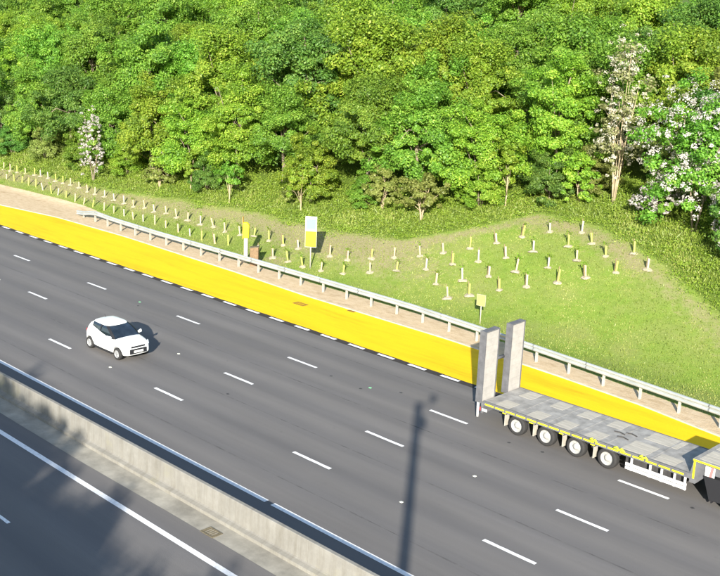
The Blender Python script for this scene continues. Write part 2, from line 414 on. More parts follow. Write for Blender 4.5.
def gully(x, y, w, d, z, m, parent, bars=6):
    f = MB().box(-w/2, w/2, -d/2, -d/2+.05, 0, .02).box(-w/2, w/2, d/2-.05, d/2, 0, .02).box(-w/2, -w/2+.05, -d/2+.05, d/2-.05, 0, .02).box(w/2-.05, w/2, -d/2+.05, d/2-.05, 0, .02).obj('gully_cover', m, parent, loc=(x, y, z))
    for k in range(bars):
        xx = -w/2+.05+(w-.1)*(k+.5)/bars
        MB().box(xx-.022, xx+.022, -d/2+.05, d/2-.05, .002, .016).obj('grate_bar', m, f)
gully(-41.75, 38.35, .85, .45, .0085, M['brown_cover'], yel)
gully(-38.9, 39.6, .5, .22, .0085, M['brown_cover'], yel)

# central reservation
apron = MB()
xs = np.linspace(X0, X1, 90)
struct(apron.strip([(x, 17.93+.05*math.sin(x*.9)+.03*math.sin(x*2.3), .006) for x in xs], [(x, 18.80, .012) for x in xs]).obj('barrier_apron', M['apron']))
gully(-23.6, 18.12, .62, .42, .013, M['iron'], near, 5)
gully(-23.05+27, 18.12, .62, .42, .013, M['iron'], near, 5)
bar = thing('concrete_barrier', 'long beige concrete step barrier between the two carriageways', 'barrier')
PROF = [(18.70, 0), (18.70, .13), (18.85, .17), (18.90, .20), (18.925, .88), (18.94, .90), (19.06, .90), (19.08, .88), (19.13, .34), (19.22, .17), (19.30, .10), (19.30, 0)]
def segment(xa, xb):
    n = 3; xs = np.linspace(xa+.006, xb-.006, n); k = len(PROF)
    v = [(x, y, z) for x in xs for y, z in PROF]
    f = [(i*k+j, i*k+j+1, (i+1)*k+j+1, (i+1)*k+j) for i in range(n-1) for j in range(k-1)]+[tuple(range(k)), tuple((n-1)*k+j for j in range(k))]
    return MB().add(v, f)
for a in np.arange(-200, 60, 5.0):
    segment(a, a+5).obj('barrier_section', M['concrete'], bar)

# ------------------------------------------------------------------ guard rail
rail = thing('guard_rail', 'galvanised corrugated guard rail on short posts behind the yellow refuge', 'guard rail', (0, 0, 0))
def railpt(x): return Vector((x, interp(RAIL, x), 0))
WP = [(0, .52), (-.05, .535), (-.085, .575), (-.085, .615), (-.05, .655), (-.012, .675), (-.012, .695), (-.05, .715), (-.085, .755), (-.085, .795), (-.05, .835), (0, .85)]
def beam(xa, xb):
    xs = np.linspace(xa, xb+.06, 4); v = []
    for x in xs:
        y = interp(RAIL, x); e = .05 if x < -70 else 0
        z = -.45*sm(0, 1, (-68.5-x)/3.5) if x < -68.5 else 0
        for dy, zz in WP: v.append((x, y+dy, zz+z))
        for dy, zz in WP[::-1]: v.append((x, y+dy+.012, zz+z))
    k = 2*len(WP)
    return MB().add(v, [(i*k+j, i*k+(j+1) % k, (i+1)*k+(j+1) % k, (i+1)*k+j) for i in range(3) for j in range(k)]+[tuple(range(k)), tuple(3*k+j for j in range(k))])
for a in np.arange(-72, 24, 3.2): beam(a, a+3.2).obj('rail_beam', M['steel'], rail)
post_me = None
for k, x in enumerate(np.arange(-71.0, 26, 2.0)):
    if post_me is None:
        post_me = MB().box(-.05, .05, .02, .035, -.1, .80).box(-.05, .05, .105, .12, -.1, .80).box(-.008, .008, .035, .105, -.1, .80).mesh('rail_post', M['post'])
    o = link('rail_post', post_me, rail); o.location = (x, interp(RAIL, x), -.4 if x < -70 else 0)

# ------------------------------------------------------------------ foliage tools
def quads_mesh(name, C, A, B, tint, m):
    """many small diamond leaves: centre C, half-length A, half-width B"""
    n = len(C); V = np.empty((n, 4, 3), np.float32)
    V[:, 0] = C-A; V[:, 1] = C+B; V[:, 2] = C+A; V[:, 3] = C-B
    me = bpy.data.meshes.new(name); me.vertices.add(4*n); me.vertices.foreach_set('co', V.ravel())
    me.loops.add(4*n); me.loops.foreach_set('vertex_index', np.arange(4*n, dtype=np.int32))
    me.polygons.add(n); me.polygons.foreach_set('loop_start', np.arange(0, 4*n, 4, dtype=np.int32)); me.polygons.foreach_set('loop_total', np.full(n, 4, np.int32))
    a = me.attributes.new('tint', 'FLOAT', 'POINT'); a.data.foreach_set('value', np.repeat(np.clip(tint, 0, 1), 4).astype(np.float32))
    me.materials.append(m); me.update(); me.validate(); return me
def unit(a): return a/np.linalg.norm(a, axis=-1, keepdims=True)
def leaves(C, N, size, rng, asp=.58):
    """axes for leaves at C whose faces look along N"""
    t = unit(np.cross(N, rng.normal(size=N.shape))); b = np.cross(N, t)
    L = size*rng.uniform(.65, 1.3, (len(C), 1)); return t*L*.5, b*L*.5*asp
def crown(name, seed, R3, base, ncl, per, size, m, hang=0., shell=.45, spread=.25):
    rng = np.random.default_rng(seed); R3 = np.array(R3)
    d = unit(rng.normal(size=(ncl, 3))); d[:, 2] = np.where(d[:, 2] < -.75, -d[:, 2], d[:, 2])
    lob = 1+.28*np.sin(3*np.arctan2(d[:, 1], d[:, 0])+seed)+.22*np.sin(5*d[:, 2]+2*seed)+rng.normal(size=ncl)*.10
    rad = (shell+(1-shell)*rng.uniform(0, 1, ncl)**.6)*lob
    cc = d*rad[:, None]*R3
    cr = spread*R3.mean()*rng.uniform(.40, 1.25, ncl)
    ct = rng.uniform(-.2, .2, ncl)
    k = np.repeat(np.arange(ncl), per); n = len(k)
    off = unit(rng.normal(size=(n, 3)))*rng.uniform(0, 1, (n, 1))**.45
    off[:, 2] *= .70
    P = cc[k]+off*cr[k][:, None]; P[:, 2] -= hang*np.linalg.norm(P[:, :2], axis=1)*.2
    N = unit(off*.8+d[k]*.4+np.array([0, 0, .55])+rng.normal(size=(n, 3))*.55)
    A, B = leaves(P, N, size, rng)
    P[:, 2] += base
    return quads_mesh(name, P, A, B, .5+ct[k]+rng.normal(size=n)*.2, m), cc+np.array([0, 0, base])
def trunk_mesh(name, seed, h, r, cc, m, stems=1, nl=14, spread=.20):
    rng = random.Random(seed); mb = MB()
    for s in range(stems):
        a = 2*math.pi*s/max(1, stems)+rng.random(); lean = (.03 if stems == 1 else spread)
        pts = []; x = y = 0
        for k in range(6):
            t = k/5; pts.append((lean*h*t*math.cos(a)+rng.uniform(-.03, .03)*h*t, lean*h*t*math.sin(a)+rng.uniform(-.03, .03)*h*t, h*t-.35*(k == 0)))
        mb.tube(pts, [r*(1.35 if k == 0 else 1)*(1-.78*k/5)/(1 if stems == 1 else 1.7) for k in range(6)], 7)
        for j in range(nl//stems):
            c = cc[rng.randrange(len(cc))]; t = rng.uniform(.3, .85); q = pts[min(4, int(t*5))]
            p0 = Vector(q); p1 = Vector(c); mid = p0.lerp(p1, .5)+Vector((0, 0, .12*h*rng.uniform(0, 1)))
            mb.tube([p0, mid, p1], [r*.34, r*.22, r*.07], 5)
    return mb.mesh(name, m, True)
KINDS = []
def kind(seed, R3, base, h, r, ncl, per, size, stems=1, **kw):
    cm, cc = crown('crown', seed, R3, base, ncl, per, size, M['leaf_mid'], **kw)
    tm = trunk_mesh('trunk', seed, h, r, cc, M['bark'], stems)
    KINDS.append((cm, tm)); return len(KINDS)-1
kind(1, (2.9, 2.9, 3.4), 4.1, 6.4, .17, 138, 362, 0.187)
kind(2, (3.4, 3.2, 2.9), 3.7, 5.6, .18, 149, 362, 0.187, stems=2)
kind(3, (2.2, 2.3, 4.6), 5.2, 8.4, .15, 132, 362, 0.172)
kind(4, (3.6, 3.4, 4.0), 5.2, 8.2, .22, 172, 362, 0.195)
kind(5, (2.6, 2.6, 2.6), 2.9, 4.6, .12, 109, 348, 0.172, stems=3)
kind(6, (3.1, 3.3, 4.6), 5.4, 9.0, .20, 166, 362, 0.187)
def tree(k, leafm, loc, sc, rz, label, group=None, name='broadleaf_tree', barkm=None, sz=None):
    t = thing(name, label, 'tree', loc, rz, group); t.scale = (sc, sc, sz or sc)
    for nm, me, m in (('crown', KINDS[k][0], leafm), ('trunk', KINDS[k][1], barkm or M['bark'])):
        o = link(nm, me, t); o.material_slots[0].link = 'OBJECT'; o.material_slots[0].material = m
    return t
LEAF = {'m': ('mid green', M['leaf_mid']), 'y': ('yellow green', M['leaf_yellow']), 'd': ('dark green', M['leaf_dark']), 'o': ('olive green', M['leaf_olive'])}
def at(x, y, dz=-.05): return (x, y, H(x, y)+dz)

# front row at the edge of the wood, left to right
FRONT = [(-107, 50.5, 1, 'm', 1.1), (-99.5, 49.8, 4, 'd', 1.1), (-93.6, 50.4, 0, 'm', 1.0), (-87.5, 50.6, 3, 'd', .85), (-81.5, 51.6, 1, 'm', .9),
         (-74.6, 50.8, 0, 'y', .95), (-69.0, 51.2, 1, 'y', .85), (-64.0, 51.6, 2, 'y', .95), (-60.2, 53.2, 3, 'm', .8), (-55.6, 51.9, 4, 'y', .8),
         (-52.4, 54.6, 3, 'm', .85), (-47.6, 54.6, 0, 'm', .95), (-43.4, 56.4, 1, 'y', .85), (-39.4, 59.2, 2, 'y', .9)]
used = {}
for i, (x, y, k, c, sc) in enumerate(FRONT):
    used[c] = used.get(c, 0)+1
    tree(k, LEAF[c][1], at(x, y), sc, random.uniform(0, 6.28), '%s broadleaf tree, %s from the left along the front edge of the wood' % (LEAF[c][0], NTH[i]), 'trees along the front edge of the wood')
# right side: slender pale tree and blossoming hawthorns
def blossom_tree(loc, sc, seed, R3, base, h, label, stems=2, leafm=None, barkm=None, nb=60, per=150, ncl=60, lper=150, bs=.12, name='hawthorn_tree', rz=0, bm=None, lean=.2):
    t = thing(name, label, 'tree', loc, rz); t.scale = (sc, sc, sc)
    cm, cc = crown('crown', seed, R3, base, ncl, lper, .18, leafm or M['leaf_mid'], spread=.22)
    link('crown', cm, t)
    R4 = [a*1.04 for a in R3]
    bmh, _ = crown('blossom', seed+50, R4, base, nb*6, per//6, bs*1.1, bm or M['blossom'], shell=.62, spread=.10)
    link('blossom', bmh, t)
    link('trunk', trunk_mesh('trunk', seed, h, .11, cc, barkm or M['bark'], stems, 16, lean), t)
    return t
blossom_tree(at(-79.4, 48.0), 1, 21, (.95, .95, 2.4), 2.9, 4.2, 'narrow white blossoming hawthorn in front of the wood on the left', nb=40, per=130, ncl=30, lper=120)
blossom_tree(at(-27.9, 57.2), 1, 22, (3.2, 2.8, 4.2), 4.5, 7.0, 'wide hawthorn covered in pinkish white blossom on the right', nb=64, per=150, ncl=125, lper=190, bs=.13, leafm=M['leaf_mid'])
blossom_tree(at(-24.0, 55.2), 1, 25, (1.9, 1.9, 2.2), 2.5, 3.8, 'low white hawthorn at the right edge of the wood', nb=50, per=130, ncl=60, lper=160, leafm=M['leaf_dark'])
blossom_tree(at(-30.6, 57.4), 1, 23, (1.3, 1.3, .9), 1.3, 1.5, 'small white flowering bush at the foot of the slender pale tree', nb=40, per=130, ncl=45, lper=140, leafm=M['leaf_mid'])
blossom_tree(at(-34.4, 58.8), 1, 24, (1.6, 1.6, 3.9), 5.5, 7.8, 'tall slender pale-stemmed tree with cream flowers on the right', stems=4, leafm=M['leaf_pale'], barkm=M['pale_bark'], lean=.10, nb=34, per=120, ncl=50, lper=80, bs=.13, name='slender_tree', bm=M['cream'])
blossom_tree(at(-72.0, 50.2), .9, 27, (.9, .9, 1.0), 1.6, 2.2, 'low shrub with a few white flowers left of the bare trunk', nb=14, per=70, ncl=40, lper=130, name='flowering_shrub')
# saplings with thin pale stems in front
def sapling(x, y, h, label, seed, leafm, R3=(.9, .9, 1.2)):
    t = thing('sapling', label, 'sapling', at(x, y))
    cm, cc = crown('crown', seed, R3, h*.72, 30, 120, .17, leafm, spread=.3)
    link('crown', cm, t); link('trunk', trunk_mesh('trunk', seed, h*.8, .06, cc, M['pale_bark'], 1, 8), t)
sapling(-55.3, 50.6, 3.4, 'bright green sapling with a thin pale trunk behind the tall sign', 31, M['leaf_yellow'], (1.1, 1.1, 1.3))
sapling(-62.3, 49.5, 3.0, 'thin sapling with a bare pale trunk left of the tall sign', 32, M['leaf_mid'])
sapling(-67.4, 49.6, 2.6, 'small loose sapling in front of the wood, far left of the sign', 33, M['leaf_yellow'])
sapling(-40.9, 56.0, 4.0, 'bright yellow green sapling above the planted plot', 34, M['leaf_yellow'], (1.1, 1.1, 1.5))
def shrub(x, y, label, seed, leafm, R3, base, stems=5, h=2.4, barkm=None):
    t = thing('shrub', label, 'shrub', at(x, y))
    cm, cc = crown('crown', seed, R3, base, 60, 150, .17, leafm, spread=.24)
    link('crown', cm, t); link('stems', trunk_mesh('stems', seed, h, .07, cc, barkm or M['pale_bark'], stems, 20), t)
shrub(-45.0, 52.2, 'grey-stemmed twiggy shrub at the brown edge of the plot', 41, M['leaf_olive'], (1.7, 1.5, 1.2), 1.9)
shrub(-49.0, 52.6, 'loose olive shrub between the sign and the planted plot', 42, M['leaf_olive'], (1.6, 1.4, 1.3), 1.5)
shrub(-36.6, 58.2, 'leafy green shrub beside the slender pale tree', 43, M['leaf_yellow'], (1.5, 1.4, 1.6), 1.6)
shrub(-31.6, 60.2, 'olive shrub between the slender tree and the blossoming hawthorn', 44, M['leaf_olive'], (1.8, 1.6, 2.4), 2.6)
shrub(-71.4, 49.4, 'twiggy shrub under the yellow green trees on the left', 45, M['leaf_olive'], (1.3, 1.2, 1.1), 1.2)

UNDER = [(-104, 49.6, .7), (-96.6, 49.4, .6), (-90.4, 49.6, .62), (-84.4, 50.0, .66), (-77.4, 50.3, .6), (-66.2, 50.4, .55), (-57.4, 52.2, .5),
         (-50.6, 52.8, .5), (-42.4, 55.2, .6), (-38.6, 57.8, .66), (-36.4, 60.0, .6), (-25.2, 57.6, .6), (-22.4, 54.6, .62)]
for i, (x, y, sc) in enumerate(UNDER):
    t = tree(4, LEAF['ymod'[i*7 % 4]][1], at(x, y, -.45), sc*1.05, i*2.1, 'bushy understorey shrub, %s from the left at the foot of the wood' % NTH[i], 'understorey shrubs at the foot of the wood', name='understorey_shrub', sz=sc*.92)
    t['category'] = 'shrub'
# the wood going up the slope
n = 0
for row, (Y, step, kinds) in enumerate(((57.5, 5.4, 'mymd'), (63.5, 5.6, 'myym'), (70, 6.0, 'mydm'), (77, 6.4, 'ymmd'), (85, 7.0, 'mmyd'))):
    xa, xb = -2*Y-5, -.49*Y+4
    x = xa; rk = 0
    while x < xb:
        xx = x+random.uniform(-1.3, 1.3); yy = Y+random.uniform(-1.8, 1.8)
        if not (row == 0 and xx > -45):
            c = random.choice(kinds); k = random.choice((0, 1, 3, 3, 5, 5, 2))
            tree(k, LEAF[c][1], at(xx, yy), random.uniform(.85, 1.15), random.uniform(0, 6.28),
                 '%s tree, %s from the left in the %s rank up the wooded slope' % (LEAF[c][0], NTH[rk], ('second', 'third', 'fourth', 'fifth', 'rearmost')[row]), 'trees of the wood behind the front row')
            rk += 1
        x += step
for x, y, k, c, sc in ((-22.5, 59.5, 3, 'd', .9), (-26.5, 63, 5, 'o', .95), (-33.5, 64.5, 3, 'y', .95), (-20, 54, 1, 'm', .8), (-29.6, 61.5, 0, 'd', .8)):
    tree(k, LEAF[c][1], at(x, y), sc, random.uniform(0, 6), '%s %s tree behind the hawthorns on the right' % ({3: 'broad', 5: 'tall', 1: 'low', 0: 'rounded'}[k], LEAF[c][0]), 'trees behind the blossoming hawthorns')

# rank growth below the wood and the grass of the bank
def scatter(n, xr, yr, ok, rng):
    out = []
    while len(out) < n:
        x = rng.uniform(*xr); y = rng.uniform(*yr)
        if ok(x, y): out.append((x, y))
    return out
def undergrowth():
    rng = np.random.default_rng(5); P = []; T = []
    pts = scatter(2600, (-112, -14), (46, 62), lambda x, y: interp(BOUND, x)-.1+.5*math.sin(x*1.3) < y < interp(BOUND, x)+7, rng)
    for x, y in pts:
        d = y-interp(BOUND, x); hgt = (.04+.42*sm(.8, 4.5, d))*rng.uniform(.3, 1.7)*(1+.5*math.sin(x*.8+y*.5)); r = rng.uniform(.22, .5)
        k = 40; o = rng.normal(size=(k, 3))*np.array([r, r, .5])
        z = H(x, y); o[:, 2] = np.abs(o[:, 2])*hgt
        P.append(o+np.array([x, y, z])); T.append(np.full(k, rng.uniform(.25, .75)))
    P = np.concatenate(P); T = np.concatenate(T)+rng.normal(size=len(P))*.18
    N = unit(rng.normal(size=P.shape)*.9+np.array([.35, -.5, .35])); A, B = leaves(P, N, .14, rng, .36)
    o = link('undergrowth', quads_mesh('undergrowth', P, A, B, T, M['leaf_under'])); o['kind'] = 'stuff'
    return tag(o, 'rank bright green nettles and brambles below the wood', 'undergrowth')
undergrowth()
def grass():
    rng = np.random.default_rng(6)
    def ok(x, y):
        s = interp(SAND, x)
        if not s+.05 < y < interp(BOUND, x)+4.5: return False
        dd = interp(BOUND, x)-y
        if 0 < dd < 1.7 and rng.random() < .35*math.exp(-((dd-.9)/1.2)**2): return False
        return True
    pts = scatter(125000, (-112, -12), (39, 60.5), ok, rng)
    P = np.array([(x, y, H(x, y)-.04) for x, y in pts]); n = len(P)
    patch = .5+.22*np.sin(P[:, 0]*.6+1.3*np.sin(P[:, 1]*.8))+.16*np.sin(P[:, 0]*1.7+P[:, 1]*1.1)
    hgt = rng.uniform(.03, .095, n)*(1+1.2*(rng.random(n) < .05))
    past = np.array([min(1, max(0, (y-interp(BOUND, x)+.2)/1.5)) for x, y in pts]); hgt = hgt*(1+2.2*past*rng.uniform(.3, 1, n))
    lean = rng.normal(size=(n, 2))*.35
    A = np.stack([lean[:, 0]*hgt, lean[:, 1]*hgt, hgt], 1)*.5
    ang = rng.uniform(0, 6.28, n); B = np.stack([np.cos(ang), np.sin(ang), 0*ang], 1)*rng.uniform(.012, .028, (n, 1))*(1+.8*past[:, None])
    o = link('grass', quads_mesh('grass', P+A, A, B, patch-.22*past+rng.normal(size=n)*.18, M['grass'])); o['kind'] = 'stuff'
    return tag(o, 'rough mown grass covering the bank', 'grass')
grass()

# ------------------------------------------------------------------ planted trees in shelters
def shelter_meshes():
    out = []
    for i, gm in enumerate((M['guard_lime'], M['guard_buff'], M['guard_pale'])):
        g = MB(); n = 10; prof = [(.044, 0), (.047, .25), (.048, .55), (.052, .62), (.056, .64)]
        v = [(r*math.cos(2*math.pi*k/n), r*math.sin(2*math.pi*k/n), z-.04) for r, z in prof for k in range(n)]
        v += [(r*.88*math.cos(2*math.pi*k/n), r*.88*math.sin(2*math.pi*k/n), z-.04) for r, z in prof[::-1] for k in range(n)]
        g.add(v, [(a*n+k, a*n+(k+1) % n, (a+1)*n+(k+1) % n, (a+1)*n+k) for a in range(9) for k in range(n)])
        out.append(g.mesh('shelter_tube', gm, True))
    st = MB().tube([(-.075, .03, -.3), (-.075, .03, .70), (-.075, .03, .74)], [.022, .022, .006], 4).mesh('support_stake', M['stake'])
    ml = []
    for s in range(4):
        rr = random.Random(s); n = 14; mb = MB(); rings = [(.22, -.05), (.16, .03), (.10, .05), (.05, .07)]
        v = [((r*rr.uniform(.75, 1.25))*math.cos(2*math.pi*k/n), (r*rr.uniform(.75, 1.25))*math.sin(2*math.pi*k/n), z+rr.uniform(-.015, .015)) for r, z in rings for k in range(n)]
        mb.add(v, [(a*n+k, a*n+(k+1) % n, (a+1)*n+(k+1) % n, (a+1)*n+k) for a in range(3) for k in range(n)]+[tuple(3*n+k for k in range(n))])
        ml.append(mb.mesh('mulch_mat', M['mulch']))
    return out, st, ml
SH, ST, ML = shelter_meshes()
def sprig(seed):
    rng = np.random.default_rng(seed); n = 26; P = rng.normal(size=(n, 3))*np.array([.07, .07, .08])+np.array([0, 0, .70])
    A, B = leaves(P, unit(rng.normal(size=(n, 3))+np.array([0, -.3, .6])), .10, rng, .6)
    return quads_mesh('sprig', P, A, B, .5+rng.normal(size=n)*.2, M['leaf_yellow'])
SPR = [sprig(k) for k in range(3)]
def shelter(x, y, label, group, i, mulch=True, sc=1.0):
    t = thing('tree_shelter', label, 'tree shelter', (x, y, H(x, y)), random.uniform(-.5, .5), group)
    t.rotation_euler = (random.gauss(0, .07), random.gauss(0, .07), random.uniform(-.6, .6)); t.scale = (sc*1.15, sc*1.15, sc*random.uniform(.82, 1.15))
    link('shelter_tube', SH[i], t); link('support_stake', ST, t)
    if random.random() < .45: link('sprig', SPR[random.randrange(3)], t)['kind'] = 'stuff'
    if mulch:
        o = link('mulch_mat', ML[random.randrange(4)], t); s = random.uniform(.75, 1.15); o.scale = (s, s, 1)
PLOT = [[(-40.33, 49.1), (-39.07, 50.15), (-37.95, 51.36), (-36.81, 52.48), (-35.55, 53.56), (-33.75, 54.33)],
        [(-40.05, 47.18), (-38.84, 48.24), (-37.59, 49.16), (-36.29, 50.17), (-35.06, 51.22), (-33.46, 52.51), (-32.42, 53.4)],
        [(-38.26, 46.07), (-37.08, 47.06), (-35.96, 48.15), (-34.71, 49.1), (-33.13, 50.06), (-32.09, 51.39), (-30.82, 52.43), (-29.45, 53.22)],
        [(-36.57, 45.15), (-35.66, 46.0), (-34.45, 47.22), (-33.13, 48.02), (-31.69, 48.97), (-30.58, 50.07), (-29.28, 51.12), (-27.83, 52.01)]]
for r, row in enumerate(PLOT):
    for i, (x, y) in enumerate(row):
        shelter(x, y, 'short tree shelter, %s from the left in the %s row of the green plot' % (NTH[i], ('top', 'second', 'third', 'lowest')[r]), 'tree shelters of the green plot',
                (1, 0, 0, 2)[random.randrange(4)], True, 1.12)
MID_U = [(-59.9, 46.12), (-58.2, 45.87), (-56.69, 46.04), (-55.54, 46.41), (-53.74, 46.24), (-51.98, 46.02), (-50.46, 46.04), (-47.41, 46.07), (-45.73, 46.04), (-44.28, 46.75), (-43.01, 47.5), (-41.55, 48.3)]
MID_L = [(-58.53, 44.03), (-57.03, 44.06), (-55.9, 44.36), (-52.48, 44.2), (-51.05, 44.3), (-49.54, 44.3), (-48.0, 44.2), (-46.37, 44.31), (-44.66, 44.62), (-43.12, 45.43), (-41.7, 46.33)]
for nm, row in (('upper', MID_U), ('lower', MID_L)):
    for i, (x, y) in enumerate(row):
        shelter(x, y, 'tree shelter behind the rail near the signs, %s from the left in the %s row' % (NTH[i], nm), 'tree shelters behind the rail', random.choice((0, 1, 1, 2)), i > 3 or nm == 'upper', 1.05)
UP = [(-92.7, 46.4), (-91.59, 46.5), (-90.26, 46.5), (-88.79, 46.55), (-87.03, 46.53), (-85.99, 46.55), (-84.72, 46.6), (-83.31, 46.56), (-81.91, 46.47), (-80.64, 46.46), (-79.22, 46.47), (-77.59, 46.3), (-76.4, 46.3),
      (-74.91, 46.31), (-73.17, 46.12), (-71.54, 46.02), (-70.11, 45.97), (-68.88, 46.19), (-67.24, 45.97), (-65.81, 46.09), (-64.26, 45.97), (-62.98, 46.09), (-61.35, 46.04)]
LOW = [(-91.0, 44.95), (-89.39, 44.97), (-88.02, 45.0), (-86.54, 45.01), (-85.12, 44.88), (-83.94, 44.94), (-82.4, 44.78), (-80.73, 44.65), (-79.67, 44.68), (-78.28, 44.66), (-76.58, 44.5), (-75.21, 44.5), (-73.78, 44.48), (-71.89, 44.35),
       (-70.5, 44.4), (-69.04, 44.39), (-67.59, 44.28), (-66.29, 44.31), (-64.83, 44.38), (-63.37, 44.34), (-61.63, 44.23), (-60.1, 44.16)]
for nm, row in (('upper', UP), ('lower', LOW)):
    for i, (x, y) in enumerate(row):
        shelter(x, y, 'slim tree shelter above the sandy strip, %s from the left in the %s line' % (NTH[i], nm), 'tree shelters in the double line on the left', random.choice((0, 1, 1, 2)), nm == 'upper', 1.0)

# ------------------------------------------------------------------ signs and telephone
def face_camera_rz(x, y): return math.atan2(-x, y)     # only used for nothing else than reading traffic side-on
t = thing('refuge_sign', 'tall narrow sign, pale blue above and yellow below, on one post', 'sign', (-47.34, 44.25, H(-47.34, 44.25)), R(38))
MB().tube([(0, .05, -.3), (0, .05, 3.3)], .045, 10).obj('post', M['post'], t, True)
MB().box(-.37, .37, -.012, .012, 1.38, 3.38).obj('panel', M['sign_white'], t)
MB().box(-.355, .355, -.018, -.0125, 1.40, 2.42).obj('yellow_face', M['sign_yellow'], t)
MB().box(-.30, .30, -.018, -.0125, 2.56, 3.20).obj('blue_face', M['sign_blue'], t)
MB().box(-.30, .30, .014, .05, 1.75, 1.80).box(-.30, .30, .014, .05, 2.9, 2.95).obj('mounting_rail', M['sign_back'], t)
t = thing('emergency_telephone', 'yellow emergency telephone on a pale post behind the rail', 'telephone', (-52.0, 42.75, 0), R(40))
MB().box(-.13, .13, -.10, .10, -.1, 1.55).obj('post', M['guard_pale'], t, bevel=.02)
MB().prism([(-.18, 1.55), (.18, 1.55), (.22, 2.40), (.08, 2.58), (-.18, 2.58)], -.17, .17).obj('hood', M['phone'], t, bevel=.04)
MB().box(-.215, -.19, -.14, .14, 1.5, 2.95).obj('side_fin', M['orange'], t)
MB().box(-.12, .12, -.195, -.172, 1.75, 2.25).obj('handset_panel', M['sign_yellow'], t)
MB().box(-.42, .42, -.30, .30, -.05, .06).obj('base_slab', M['kerb'], t)
t = thing('roadside_cabinet', 'brown roadside cabinet to the right of the yellow emergency telephone', 'cabinet', (-50.75, 42.45, 0), R(40))
MB().prism([(-.28, -.05), (.28, -.05), (.28, 1.22), (-.28, 1.12)], -.2, .2).obj('body', M['cabinet'], t, bevel=.02)
MB().box(-.22, .22, -.212, -.2015, .12, .98).obj('door', M['cabinet'], t, bevel=.01)
MB().prism([(-.32, 1.13), (.32, 1.235), (.32, 1.27), (-.32, 1.165)], -.24, .24).obj('lid', M['iron'], t)
t = thing('marker_sign', 'small square faded yellow sign on a thin white post', 'sign', (-32.85, 43.45, H(-32.85, 43.45)), R(10))
MB().tube([(0, .04, -.3), (0, .04, 1.6)], .032, 8).obj('post', M['guard_pale'], t, True)
MB().box(-.27, .27, -.012, .012, .98, 1.62).obj('panel', M['sign_back'], t)
MB().box(-.255, .255, -.018, -.0125, .995, 1.605).obj('face', M['sign_pale'], t)

# ------------------------------------------------------------------ wheels
def wheel(parent, x, y, z, r, w, rimm, side, style):
    """side -1: the outer face looks towards -y"""
    h = MB().lathe_y([(.001, side*w*.30), (r*.16, side*w*.30), (r*.16, side*w*.05), (r*.2, side*w*.0)], 16).obj('wheel', M['chrome'] if style == 'car' else M['frame'], parent, True, (x, y, z))
    MB().lathe_y([(r*.64, -w*.46), (r*.70, -w*.5), (r*.90, -w*.5), (r*.98, -w*.40), (r, -w*.2), (r, w*.2), (r*.98, w*.40), (r*.90, w*.5), (r*.70, w*.5), (r*.64, w*.46), (r*.62, 0), (r*.64, -w*.46)], 32).obj('tyre', M['rubber'], h, True)
    mb = MB()
    if style == 'car':
        mb.lathe_y([(r*.68, side*w*.47), (r*.60, side*w*.44), (r*.58, side*w*.1)], 32)
        for k in range(7):
            a = 2*math.pi*k/7; c, s = math.cos(a), math.sin(a); q = .045
            pts = [(r*.10, -q), (r*.62, -q*.8), (r*.62, q*.8), (r*.10, q)]
            o = [(u*c-v*s, side*w*.36, u*s+v*c) for u, v in pts]; i_ = [(u*c-v*s, side*w*.22, u*s+v*c) for u, v in pts]
            mb.add(o+i_, [(0, 1, 2, 3), (0, 4, 5, 1), (1, 5, 6, 2), (2, 6, 7, 3), (3, 7, 4, 0)])
        mb.lathe_y([(.001, side*w*.38), (r*.2, side*w*.38), (r*.22, side*w*.2)], 16)
    else:
        mb.lathe_y([(r*.70, side*w*.47), (r*.64, side*w*.45), (r*.60, side*w*.20), (r*.40, side*w*.10), (r*.34, side*w*.16), (r*.30, side*w*.34), (r*.12, side*w*.40), (.001, side*w*.40)], 32)
        for k in range(8):
            a = 2*math.pi*k/8; mb.lathe_y([(.016, side*w*.14), (.016, side*w*.24), (.001, side*w*.25)], 6, (r*.46*math.cos(a), 0, r*.46*math.sin(a)))
    mb.obj('rim', rimm, h, True)
    MB().lathe_y([(.001, 0), (r*.61, 0)], 20).obj('wheel_back', M['dark_frame'], h) if style == 'car' else None
    return h

